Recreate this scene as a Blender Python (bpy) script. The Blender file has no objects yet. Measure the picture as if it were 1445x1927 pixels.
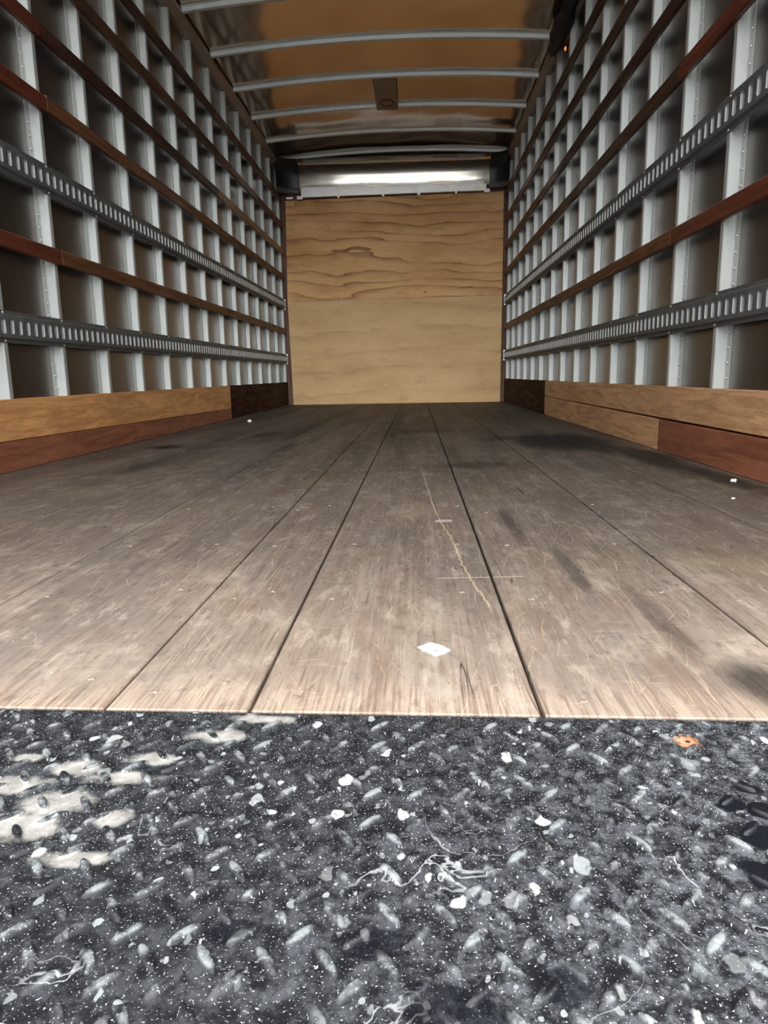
import bpy, bmesh, math, random
from mathutils import Vector, Matrix
random.seed(7)
S = bpy.context.scene
COL = S.collection

# ------------------------------------------------------------------ camera
YAW, PITCH, ROLL = 0.04822, 0.19312, -0.01730
cam = bpy.data.cameras.new('camera')
cam.sensor_fit = 'VERTICAL'; cam.sensor_height = 36.0; cam.lens = 36.0*1320.53/1927.0
cam.clip_start = 0.02; cam.clip_end = 600
camo = bpy.data.objects.new('camera', cam); COL.objects.link(camo)
fwd = Vector((-math.sin(YAW)*math.cos(PITCH), math.cos(YAW)*math.cos(PITCH), -math.sin(PITCH)))
rt = Vector((math.cos(YAW), math.sin(YAW), 0)); up = rt.cross(fwd)
r2 = rt*math.cos(ROLL)+up*math.sin(ROLL); u2 = -rt*math.sin(ROLL)+up*math.cos(ROLL)
M = Matrix((r2, u2, -fwd)).transposed().to_4x4(); M.translation = Vector((0.22717, -0.61034, 0.30866))
camo.matrix_world = M
S.camera = camo

# ------------------------------------------------------------------ light and exposure
S.view_settings.view_transform = 'Standard'; S.view_settings.look = 'None'
S.view_settings.gamma = 1.0; S.view_settings.use_curve_mapping = False
S.view_settings.exposure = 0.62
SKY_BASE = 0.9        # overcast sky at the horizon
SKY_ZENITH = 3.6      # added towards the zenith
SKY_GLOW = 10.5         # glow added to the low sky behind the open end, lighting the deep interior
GLOW_DIR = Vector((0.05, -1.0, 0.05)).normalized()
SUN_STRENGTH = 0.0

W = bpy.data.worlds.new('overcast_sky'); S.world = W; W.use_nodes = True
nt = W.node_tree; nt.nodes.clear()
def wn(t, **k):
    n = nt.nodes.new(t)
    for a, b in k.items(): setattr(n, a, b)
    return n
tc = wn('ShaderNodeTexCoord')
dot = wn('ShaderNodeVectorMath', operation='DOT_PRODUCT'); dot.inputs[1].default_value = GLOW_DIR
nt.links.new(tc.outputs['Generated'], dot.inputs[0])
mr = wn('ShaderNodeMapRange', interpolation_type='SMOOTHERSTEP')
mr.inputs['From Min'].default_value = 0.84; mr.inputs['From Max'].default_value = 1.0
nt.links.new(dot.outputs['Value'], mr.inputs['Value'])
mg = wn('ShaderNodeMath', operation='MULTIPLY'); mg.inputs[1].default_value = SKY_GLOW
nt.links.new(mr.outputs[0], mg.inputs[0])
ad = wn('ShaderNodeMath', operation='ADD'); ad.inputs[1].default_value = SKY_BASE
sx = wn('ShaderNodeSeparateXYZ'); nt.links.new(tc.outputs['Generated'], sx.inputs[0])
zr = wn('ShaderNodeMapRange', interpolation_type='SMOOTHSTEP'); zr.inputs['From Min'].default_value = 0.15; zr.inputs['From Max'].default_value = 0.85
zr.inputs['To Max'].default_value = SKY_ZENITH; nt.links.new(sx.outputs[2], zr.inputs['Value'])
az = wn('ShaderNodeMath', operation='ADD'); nt.links.new(mg.outputs[0], az.inputs[0]); nt.links.new(zr.outputs[0], az.inputs[1])
nt.links.new(az.outputs[0], ad.inputs[0])
bg = wn('ShaderNodeBackground'); bg.inputs['Color'].default_value = (0.965, 0.985, 1.0, 1)
nt.links.new(ad.outputs[0], bg.inputs['Strength'])
out = wn('ShaderNodeOutputWorld'); nt.links.new(bg.outputs[0], out.inputs['Surface'])

# ------------------------------------------------------------------ helpers
class MB:
    def __init__(s): s.bm = bmesh.new()
    def quad(s, pts): 
        vs = [s.bm.verts.new(p) for p in pts]; s.bm.faces.new(vs); return vs
    def box(s, a, b, bev=0.0):
        x0, y0, z0 = a; x1, y1, z1 = b
        v = [s.bm.verts.new(p) for p in ((x0,y0,z0),(x1,y0,z0),(x1,y1,z0),(x0,y1,z0),(x0,y0,z1),(x1,y0,z1),(x1,y1,z1),(x0,y1,z1))]
        fs = [s.bm.faces.new([v[i] for i in f]) for f in ((0,3,2,1),(4,5,6,7),(0,1,5,4),(1,2,6,5),(2,3,7,6),(3,0,4,7))]
        if bev:
            es = list({e for f in fs for e in f.edges})
            bmesh.ops.bevel(s.bm, geom=es, offset=bev, segments=2, profile=0.5, affect='EDGES')
        return v
    def extrude(s, poly, axis, a, b):
        """poly: list of 2-D points in the two other axes; extruded from a to b along axis"""
        def P(p, t):
            q = list(p); q.insert(axis, t); return tuple(q)
        A = [s.bm.verts.new(P(p, a)) for p in poly]; B = [s.bm.verts.new(P(p, b)) for p in poly]
        n = len(poly)
        for i in range(n): s.bm.faces.new((A[i], A[(i+1) % n], B[(i+1) % n], B[i]))
        s.bm.faces.new(A[::-1]); s.bm.faces.new(B)
    def dome(s, c, r, h, axis='z', seg=10, rings=3, rx=1.0, rot=0.0):
        """low dome standing on its base circle; axis in z, x or -x"""
        rows = []
        for k in range(rings):
            t = k/rings*math.pi/2; rr = math.cos(t)*r; hh = math.sin(t)*h
            rows.append([(rr*math.cos(2*math.pi*i/seg)*rx, rr*math.sin(2*math.pi*i/seg), hh) for i in range(seg)])
        def T(p):
            a, b, d = p; a, b = a*math.cos(rot)-b*math.sin(rot), a*math.sin(rot)+b*math.cos(rot)
            if axis == 'z': q = (a, b, d)
            elif axis == 'x': q = (d, a, b)
            elif axis == '-x': q = (-d, -a, b)
            else: q = (a, -d, b)
            return (c[0]+q[0], c[1]+q[1], c[2]+q[2])
        V = [[s.bm.verts.new(T(p)) for p in row] for row in rows]
        top = s.bm.verts.new(T((0, 0, h)))
        for k in range(rings-1):
            for i in range(seg): s.bm.faces.new((V[k][i], V[k][(i+1) % seg], V[k+1][(i+1) % seg], V[k+1][i]))
        for i in range(seg): s.bm.faces.new((V[-1][i], V[-1][(i+1) % seg], top))
    def build(s, name, mat, parent=None, smooth=False, recalc=True):
        if recalc: bmesh.ops.recalc_face_normals(s.bm, faces=s.bm.faces)
        me = bpy.data.meshes.new(name); s.bm.to_mesh(me); s.bm.free()
        if smooth:
            for f in me.polygons: f.use_smooth = True
        me.materials.append(mat)
        o = bpy.data.objects.new(name, me); COL.objects.link(o)
        if parent: o.parent = parent
        return o
def tag(o, label, cat, group=None):
    o['label'] = label; o['category'] = cat
    if group: o['group'] = group
    return o
def struct(o): o['kind'] = 'structure'; return o
def thing(name, label, cat, loc, group=None):
    o = bpy.data.objects.new(name, None); COL.objects.link(o); o.location = loc
    o.empty_display_size = 0.05
    return tag(o, label, cat, group)

# ------------------------------------------------------------------ materials
class NT:
    def __init__(s, name):
        s.m = bpy.data.materials.new(name); s.m.use_nodes = True
        s.t = s.m.node_tree; s.t.nodes.clear()
        s.out = s.t.nodes.new('ShaderNodeOutputMaterial'); s.b = s.t.nodes.new('ShaderNodeBsdfPrincipled')
        s.t.links.new(s.b.outputs[0], s.out.inputs[0])
        s.co = s.t.nodes.new('ShaderNodeTexCoord').outputs['Object']
    def put(s, sock, v):
        if hasattr(v, 'is_linked') or hasattr(v, 'links'): s.t.links.new(v, sock)
        elif isinstance(v, (tuple, list)) and len(v) == 3 and sock.type == 'RGBA': sock.default_value = (*v, 1)
        else: sock.default_value = v
    def n(s, t, ins=None, out=0, **k):
        q = s.t.nodes.new(t)
        for a, b in k.items(): setattr(q, a, b)
        for a, b in (ins or {}).items(): s.put(q.inputs[a], b)
        return q.outputs[out]
    def math(s, op, a, b=0.0, c=None, clamp=False):
        d = {0: a, 1: b}
        if c is not None: d[2] = c
        return s.n('ShaderNodeMath', d, operation=op, use_clamp=clamp)
    def map(s, scale=(1,1,1), loc=(0,0,0), rot=(0,0,0), v=None):
        return s.n('ShaderNodeMapping', {'Vector': v if v is not None else s.co, 'Scale': scale, 'Location': loc, 'Rotation': rot})
    def noise(s, v, scale=1.0, detail=4, rough=0.55, dist=0.0):
        return s.n('ShaderNodeTexNoise', {'Vector': v, 'Scale': scale, 'Detail': detail, 'Roughness': rough, 'Distortion': dist})
    def ramp(s, v, a, b, lo=0.0, hi=1.0, smooth=True):
        return s.n('ShaderNodeMapRange', {'Value': v, 'From Min': a, 'From Max': b, 'To Min': lo, 'To Max': hi}, interpolation_type='SMOOTHSTEP' if smooth else 'LINEAR')
    def mix(s, f, a, b, mode='MIX'):
        q = s.t.nodes.new('ShaderNodeMix'); q.data_type = 'RGBA'; q.blend_type = mode
        s.put(q.inputs[0], f); s.put(q.inputs[6], a); s.put(q.inputs[7], b); return q.outputs[2]
    def sep(s, v=None):
        q = s.t.nodes.new('ShaderNodeSeparateXYZ'); s.put(q.inputs[0], v if v is not None else s.co); return q.outputs
    def comb(s, x, y, z): return s.n('ShaderNodeCombineXYZ', {0: x, 1: y, 2: z})
    def white(s, v): return s.n('ShaderNodeTexWhiteNoise', {'W': v}, noise_dimensions='1D')
    def line(s, nz, c=0.5, w=0.01):
        """thin mask where a noise field crosses c"""
        return s.ramp(s.math('ABSOLUTE', s.math('SUBTRACT', nz, c)), 0.0, w, 1.0, 0.0)
    def bump(s, h, strength=0.3, dist=0.002, nrm=None):
        d = {'Height': h, 'Strength': strength, 'Distance': dist}
        if nrm is not None: d['Normal'] = nrm
        return s.n('ShaderNodeBump', d)
    def spot(s, x, y, rx, ry, nz=None, soft=0.5, jag=0.6):
        q = s.sep()
        dx = s.math('DIVIDE', s.math('SUBTRACT', q[0], x), rx); dy = s.math('DIVIDE', s.math('SUBTRACT', q[1], y), ry)
        d = s.math('SQRT', s.math('ADD', s.math('MULTIPLY', dx, dx), s.math('MULTIPLY', dy, dy)))
        if nz is not None: d = s.math('ADD', d, s.math('MULTIPLY', s.math('SUBTRACT', nz, 0.5), jag*2))
        return s.ramp(d, 1.0-soft, 1.0+soft*0.3, 1.0, 0.0)
    def fin(s, color=None, rough=None, metal=None, normal=None, spec=None):
        if color is not None: s.put(s.b.inputs['Base Color'], color)
        if rough is not None: s.put(s.b.inputs['Roughness'], rough)
        if metal is not None: s.put(s.b.inputs['Metallic'], metal)
        if normal is not None: s.put(s.b.inputs['Normal'], normal)
        if spec is not None: s.put(s.b.inputs['Specular IOR Level'], spec)
        return s.m

def metal(name, col, rough, met=0.9, mott=0.12, scale=9.0, bump=0.0, spots=0.0, fleck=0.25):
    a = NT(name)
    n1 = a.noise(a.map((1, 1, 1)), scale, 5, 0.6); n2 = a.noise(a.co, scale*9, 3)
    c = a.mix(a.ramp(n1, 0.3, 0.7), tuple(x*(1-mott) for x in col), tuple(min(1, x*(1+mott)) for x in col))
    c = a.mix(a.math('MULTIPLY', a.ramp(n2, 0.55, 0.8), fleck), c, tuple(x*0.6 for x in col))
    if spots: c = a.mix(a.math('MULTIPLY', a.ramp(a.noise(a.co, scale*3, 4), 0.6, 0.75), spots), c, (0.09, 0.07, 0.055))
    r = a.ramp(n1, 0.2, 0.8, rough*0.8, rough*1.25) if mott else rough
    nm = a.bump(a.noise(a.co, 5, 3), bump, 0.01) if bump else None
    return a.fin(c, r, met, nm)

def wood(name, base, dark, rough=0.45, axis=1, stretch=14.0, scale=9.0, wave=0.5, scuff=0.15, spec=0.4, scuffcol=(0.55, 0.42, 0.30)):
    """straight-grained board wood with the grain along one axis"""
    a = NT(name)
    sc = [stretch, stretch, stretch]; sc[axis] = 1.0
    oi = a.t.nodes.new('ShaderNodeObjectInfo')
    off = a.math('MULTIPLY', oi.outputs['Random'], 37.0)
    vv = a.n('ShaderNodeVectorMath', {0: a.co, 1: a.comb(off, off, off)}, operation='ADD')
    v = a.map(tuple(sc), v=vv)
    g = a.noise(v, scale*0.35, 6, 0.65, wave); g2 = a.noise(v, scale*2.2, 4, 0.6)
    c = a.mix(a.ramp(g, 0.33, 0.68), dark, base)
    c = a.mix(a.math('MULTIPLY', a.ramp(g2, 0.5, 0.75), 0.45), c, tuple(x*0.45 for x in dark))
    blot = a.noise(vv, 3.0, 4)
    c = a.mix(a.math('MULTIPLY', a.ramp(blot, 0.42, 0.72), 0.45), c, tuple(x*0.55 for x in base))
    if scuff:
        s1 = a.line(a.noise(a.map((9, 9, 9) if axis else (9, 9, 9), rot=(0.5, 0.4, 0.3), v=vv), 2.0, 3, 0.6), 0.5, 0.006)
        s1 = a.math('MULTIPLY', s1, a.ramp(a.noise(vv, 12, 3), 0.58, 0.66))
        s2 = a.ramp(a.noise(a.map(tuple(3 if i != axis else 1 for i in range(3)), v=vv), 16, 5, 0.7), 0.66, 0.74)
        c = a.mix(a.math('MULTIPLY', a.math('MAXIMUM', s1, s2), scuff*3), c, scuffcol)
    h = a.math('ADD', g2, a.math('MULTIPLY', g, 0.5))
    return a.fin(c, a.ramp(g, 0.3, 0.7, rough*1.15, rough*0.85), 0.0, a.bump(h, 0.25, 0.002), spec)

def plywood(name, pale, mid, line_col, k_line, seed, freq):
    """rotary-cut veneer on an x-z sheet: long wandering cathedral lines along x, a few knots"""
    a = NT(name)
    v = a.map((0.42, 1, 2.0), loc=(seed, 0, seed*0.7))
    warp = a.noise(v, 1.3, 3, 0.5)
    q = a.sep()
    zz = a.math('ADD', a.math('MULTIPLY', q[2], 2.2), a.math('MULTIPLY', warp, 1.35))
    zz = a.math('ADD', zz, a.math('MULTIPLY', a.noise(a.map((2.2, 1, 26), loc=(seed, 0, 0)), 1.0, 4, 0.6), 0.09))
    saw = a.math('FRACT', a.math('MULTIPLY', zz, freq))
    late = a.math('POWER', saw, 5.0)
    gap = a.ramp(a.noise(a.map((1.5, 1, 6), loc=(0, 0, seed*2)), 0.8, 3), 0.30, 0.58)
    fine = a.noise(a.map((3, 1, 75)), 2.0, 5, 0.7)
    c = a.mix(a.ramp(a.noise(a.map((0.8, 1, 2.5), loc=(seed*3, 0, 0)), 1.7, 4), 0.35, 0.7), pale, mid)
    c = a.mix(a.math('MULTIPLY', a.math('MULTIPLY', late, gap), k_line), c, line_col)
    c = a.mix(a.math('MULTIPLY', a.ramp(fine, 0.48, 0.75), 0.28), c, line_col)
    blot = a.ramp(a.noise(a.map((1.4, 1, 3), loc=(seed, 0, 0)), 2.6, 6, 0.68), 0.52, 0.74)
    c = a.mix(a.math('MULTIPLY', blot, 0.42), c, tuple(x*0.5 for x in mid))
    vo = a.n('ShaderNodeTexVoronoi', {'Vector': a.map((1.2, 1, 2.2), loc=(seed, 0, seed)), 'Scale': 2.0}, out=0)
    c = a.mix(a.ramp(vo, 0.02, 0.055, 0.75, 0.0), c, (0.05, 0.028, 0.014))
    return a.fin(c, 0.6, 0.0, a.bump(fine, 0.1, 0.001), 0.25)

# floor: worn laminated hardwood, grain along y
SEAMS = [-1.174, -0.925, -0.643, -0.361, -0.073, 0.067, 0.341, 0.623, 0.895, 1.174]
def floor_mat():
    a = NT('worn_laminated_floor_wood')
    q = a.sep(); x, y = q[0], q[1]
    strip = a.math('FLOOR', a.math('DIVIDE', a.math('ADD', x, a.math('MULTIPLY', a.noise(a.comb(0.0, a.math('MULTIPLY', y, 3.0), 0.0), 1.0, 2), 0.004)), 0.0345))
    # each lamella is cut into lengths
    seg = a.math('FLOOR', a.math('ADD', a.math('DIVIDE', y, 0.83), a.math('MULTIPLY', a.white(strip), 7.0)))
    rnd = a.white(a.math('ADD', a.math('MULTIPLY', strip, 13.7), a.math('MULTIPLY', seg, 3.31)))
    off = a.math('MULTIPLY', rnd, 25.0)
    vg = a.comb(a.math('ADD', a.math('MULTIPLY', x, 55.0), off), a.math('MULTIPLY', y, 2.2), off)
    g = a.noise(vg, 1.0, 6, 0.7, 0.35)
    vf = a.comb(a.math('ADD', a.math('MULTIPLY', x, 260.0), off), a.math('MULTIPLY', y, 9.0), off)
    gf = a.noise(vf, 1.0, 4, 0.65)
    c = a.mix(a.ramp(g, 0.28, 0.74), (0.250, 0.196, 0.156), (0.400, 0.325, 0.260))
    c = a.mix(a.ramp(rnd, 0.0, 1.0, 0.0, 0.5), c, (0.26, 0.195, 0.15))
    c = a.mix(a.math('MULTIPLY', a.ramp(gf, 0.50, 0.74), 0.60), c, (0.095, 0.066, 0.050))
    # grey traffic grime and paler scrubbed areas
    grime = a.noise(a.map((1.6, 0.7, 1)), 2.2, 6, 0.65)
    c = a.mix(a.math('MULTIPLY', a.ramp(grime, 0.42, 0.68), 0.6), c, (0.195, 0.168, 0.148))
    pale = a.noise(a.map((3.0, 2.2, 1), loc=(4, 2, 0)), 2.5, 6, 0.7)
    c = a.mix(a.math('MULTIPLY', a.ramp(pale, 0.5, 0.72), 0.6), c, (0.52, 0.43, 0.34))
    # worn bare wood where loads cross the sill, pattern broken by the grain
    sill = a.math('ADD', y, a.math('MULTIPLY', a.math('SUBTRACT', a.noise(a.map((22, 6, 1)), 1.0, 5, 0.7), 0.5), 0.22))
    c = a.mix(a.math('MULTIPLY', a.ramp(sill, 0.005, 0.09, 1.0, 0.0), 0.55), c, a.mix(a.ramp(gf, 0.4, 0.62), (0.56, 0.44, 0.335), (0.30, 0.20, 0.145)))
    # dirt dragged along the boards, strengthened inward to paint in the light falloff
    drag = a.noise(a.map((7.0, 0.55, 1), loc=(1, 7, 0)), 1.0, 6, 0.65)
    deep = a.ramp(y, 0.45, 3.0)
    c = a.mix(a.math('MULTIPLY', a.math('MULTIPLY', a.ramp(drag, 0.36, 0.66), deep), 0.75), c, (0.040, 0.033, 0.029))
    # fine mottling, bruises and fibre wear that break up the grain
    mot = a.noise(a.map((1.0, 0.45, 1), loc=(3, 1, 0)), 75.0, 5, 0.75); mo2 = a.noise(a.map((1.0, 0.35, 1), loc=(9, 4, 0)), 26.0, 5, 0.7)
    c = a.mix(a.math('MULTIPLY', a.ramp(mot, 0.53, 0.68), 0.50), c, (0.125, 0.098, 0.080))
    c = a.mix(a.math('MULTIPLY', a.ramp(mo2, 0.53, 0.66), 0.50), c, (0.53, 0.45, 0.365))
    c = a.mix(a.math('MULTIPLY', a.ramp(a.noise(a.map((1.5, 0.4, 1), loc=(2, 8, 0)), 5.0, 5, 0.7), 0.52, 0.66), 0.55), c, (0.205, 0.135, 0.096))
    c = a.mix(a.math('MULTIPLY', a.ramp(a.noise(a.map((1.0, 0.6, 1), loc=(12, 3, 0)), 3.5, 4, 0.6), 0.56, 0.72), 0.3), c, (0.46, 0.37, 0.23))
    falloff = a.math('ADD', y, a.math('MULTIPLY', a.math('SUBTRACT', a.noise(a.map((4.5, 1.3, 1), loc=(6, 6, 0)), 1.6, 6, 0.68), 0.5), 0.9))  # mask for light falloff painted into the colour: boards darken inward
    falloff = a.math('ADD', falloff, a.math('MULTIPLY', a.math('SUBTRACT', mot, 0.5), 0.35))
    c = a.mix(a.ramp(falloff, -0.05, 0.75), a.mix(1.0, c, (0.80, 0.79, 0.79), 'MULTIPLY'), a.mix(1.0, c, (0.43, 0.425, 0.425), 'MULTIPLY'))
    # scratches
    def sc2(ang, fv, gu, thr, w, seed):
        m0 = a.n('ShaderNodeVectorMath', {0: a.co, 1: a.n('ShaderNodeVectorMath', {0: a.n('ShaderNodeTexNoise', {'Vector': a.map((1, 1, 1), loc=(seed, 0, 0)), 'Scale': 4.0, 'Detail': 3.0}, out=1), 'Scale': 0.05}, operation='SCALE')}, operation='ADD')
        u, v, _ = a.sep(a.map((1, 1, 1), rot=(0, 0, ang), v=m0))
        vv = a.math('ADD', a.math('MULTIPLY', v, fv), seed*1.37); vi = a.math('FLOOR', vv); vf_ = a.math('FRACT', vv)
        uu = a.math('ADD', a.math('MULTIPLY', u, gu), a.math('MULTIPLY', a.white(a.math('ADD', vi, seed*3.1)), 9.0)); ui = a.math('FLOOR', uu); uf = a.math('FRACT', uu)
        idx = a.math('ADD', a.math('MULTIPLY', vi, 17.31), a.math('MULTIPLY', ui, 5.73))
        r1 = a.white(idx); r3 = a.white(a.math('ADD', idx, 0.37))
        d = a.math('ABSOLUTE', a.math('SUBTRACT', vf_, a.math('ADD', 0.2, a.math('MULTIPLY', r3, 0.6))))
        ln = a.ramp(d, w*0.35, w, 1.0, 0.0)
        win = a.math('MULTIPLY', a.ramp(uf, 0.05, 0.25), a.ramp(uf, 0.6, 0.95, 1.0, 0.0))
        on = a.ramp(r1, thr, thr+0.2, 0.0, 0.8)
        return a.math('MULTIPLY', a.math('MULTIPLY', ln, win), on)
    s = sc2(1.57, 46, 6, 0.70, 0.032, 1.1)
    for args in ((1.35, 40, 9, 0.76, 0.028, 2.3), (1.80, 40, 9, 0.76, 0.028, 3.7), (1.10, 36, 14, 0.80, 0.026, 5.2), (2.05, 36, 14, 0.78, 0.026, 7.9), (0.12, 30, 12, 0.78, 0.022, 8.8), (-0.2, 40, 22, 0.76, 0.03, 11.4), (1.62, 90, 20, 0.72, 0.06, 13.0)):
        s = a.math('MAXIMUM', s, sc2(*args))
    s = a.math('MULTIPLY', s, a.ramp(a.noise(a.map((1, 1, 1), loc=(4, 4, 4)), 60.0, 3), 0.34, 0.6, 0.08, 0.75))
    # the long gouge right of the middle and its crossing marks
    fc = a.t.nodes.new('ShaderNodeFloatCurve'); cv = fc.mapping.curves[0]
    pts = [(0.135, 0.318), (0.258, 0.325), (0.455, 0.305), (0.691, 0.292), (0.933, 0.271), (1.291, 0.257), (1.883, 0.238)]
    cv.points[0].location = (pts[0][0]/2, pts[0][1]); cv.points[1].location = (pts[-1][0]/2, pts[-1][1])
    for p in pts[1:-1]: cv.points.new(p[0]/2, p[1])
    fc.mapping.update(); a.put(fc.inputs[1], a.math('DIVIDE', y, 2.0))
    dx = a.math('ABSOLUTE', a.math('ADD', a.math('SUBTRACT', x, fc.outputs[0]), a.math('MULTIPLY', a.math('SUBTRACT', a.noise(a.comb(y, y, 0.0), 30.0, 3), 0.5), 0.012)))
    go = a.math('MULTIPLY', a.ramp(dx, 0.0006, 0.0026, 1.0, 0.0), a.math('MULTIPLY', a.ramp(y, 0.2, 0.3), a.ramp(y, 1.3, 1.9, 1.0, 0.0)))
    go = a.math('MULTIPLY', go, a.ramp(a.noise(a.map((8, 14, 1)), 1.0, 3), 0.3, 0.5))
    s = a.math('MAXIMUM', s, a.math('MULTIPLY', go, 0.6))
    dy = a.math('ABSOLUTE', a.math('SUBTRACT', y, a.math('ADD', 0.415, a.math('MULTIPLY', x, 0.066))))
    s = a.math('MAXIMUM', s, a.math('MULTIPLY', a.ramp(dy, 0.0005, 0.0022, 1.0, 0.0), a.math('MULTIPLY', a.ramp(x, 0.25, 0.262), a.ramp(x, 0.385, 0.397, 1.0, 0.0))))
    c = a.mix(s, c, a.mix(1.0, a.mix(0.5, c, (0.55, 0.44, 0.32)), (1.25, 1.2, 1.1), 'MULTIPLY'))
    # checks (dark splits) along the grain
    ck = a.math('MULTIPLY', a.line(a.noise(a.map((26, 0.8, 1), loc=(3, 9, 0)), 1.0, 2), 0.5, 0.0035), a.ramp(a.noise(a.map((5, 3, 1), loc=(7, 0, 0)), 1.0, 3), 0.55, 0.6))
    c = a.mix(a.math('MULTIPLY', ck, 0.85), c, (0.02, 0.014, 0.010))
    # tiny pits and specks
    pit = a.ramp(a.noise(a.map((1, 0.7, 1)), 230.0, 2), 0.68, 0.74)
    c = a.mix(a.math('MULTIPLY', pit, 0.55), c, (0.06, 0.045, 0.035))
    spk = a.math('MULTIPLY', a.ramp(a.noise(a.map((1, 0.6, 1), loc=(5, 5, 5)), 170.0, 2), 0.70, 0.75), a.ramp(a.noise(a.co, 9.0, 3), 0.5, 0.65))
    c = a.mix(a.math('MULTIPLY', spk, 0.7), c, (0.62, 0.54, 0.44))
    # black spill stains
    nz = a.noise(a.map((4, 1.6, 1)), 2.0, 6, 0.65)
    st = a.math('MULTIPLY', a.spot(0.88, 2.66, 0.25, 0.52, nz, 0.5, 0.8), 0.97)
    for (sx, sy, rx, ry, k) in ((0.72, 2.78, 0.22, 0.16, .7), (0.95, 2.24, 0.07, 0.25, .75), (1.07, 1.9, 0.10, 0.55, .8), (1.10, 1.45, 0.06, 0.45, .75), (-0.92, 2.55, 0.10, 0.12, .9), (-0.74, 1.88, 0.08, 0.22, .5), (0.43, 1.8, 0.16, 0.13, .55), (-0.77, 6.5, 0.25, 0.4, .8), (0.1, 4.4, 0.05, 1.6, .6), (-0.42, 3.9, 0.06, 1.2, .6), (0.575, 0.05, 0.045, 0.07, .8), (-0.6, 3.2, 0.12, 0.2, .6), (0.3, 3.3, 0.3, 0.25, .45), (0.42, 0.83, 0.02, 0.22, .5), (0.47, 0.5, 0.016, 0.2, .55), (0.53, 0.25, 0.02, 0.16, .5)):
        st = a.math('MAXIMUM', st, a.math('MULTIPLY', a.spot(sx, sy, rx, ry, nz, 0.7, 0.9), k))
    c = a.mix(st, c, (0.010, 0.009, 0.009))
    h = a.math('ADD', a.math('MULTIPLY', gf, 0.6), a.math('MULTIPLY', mot, 0.6))
    return a.fin(c, 0.56, 0.0, a.bump(h, 0.4, 0.0016), 0.16)

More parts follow.
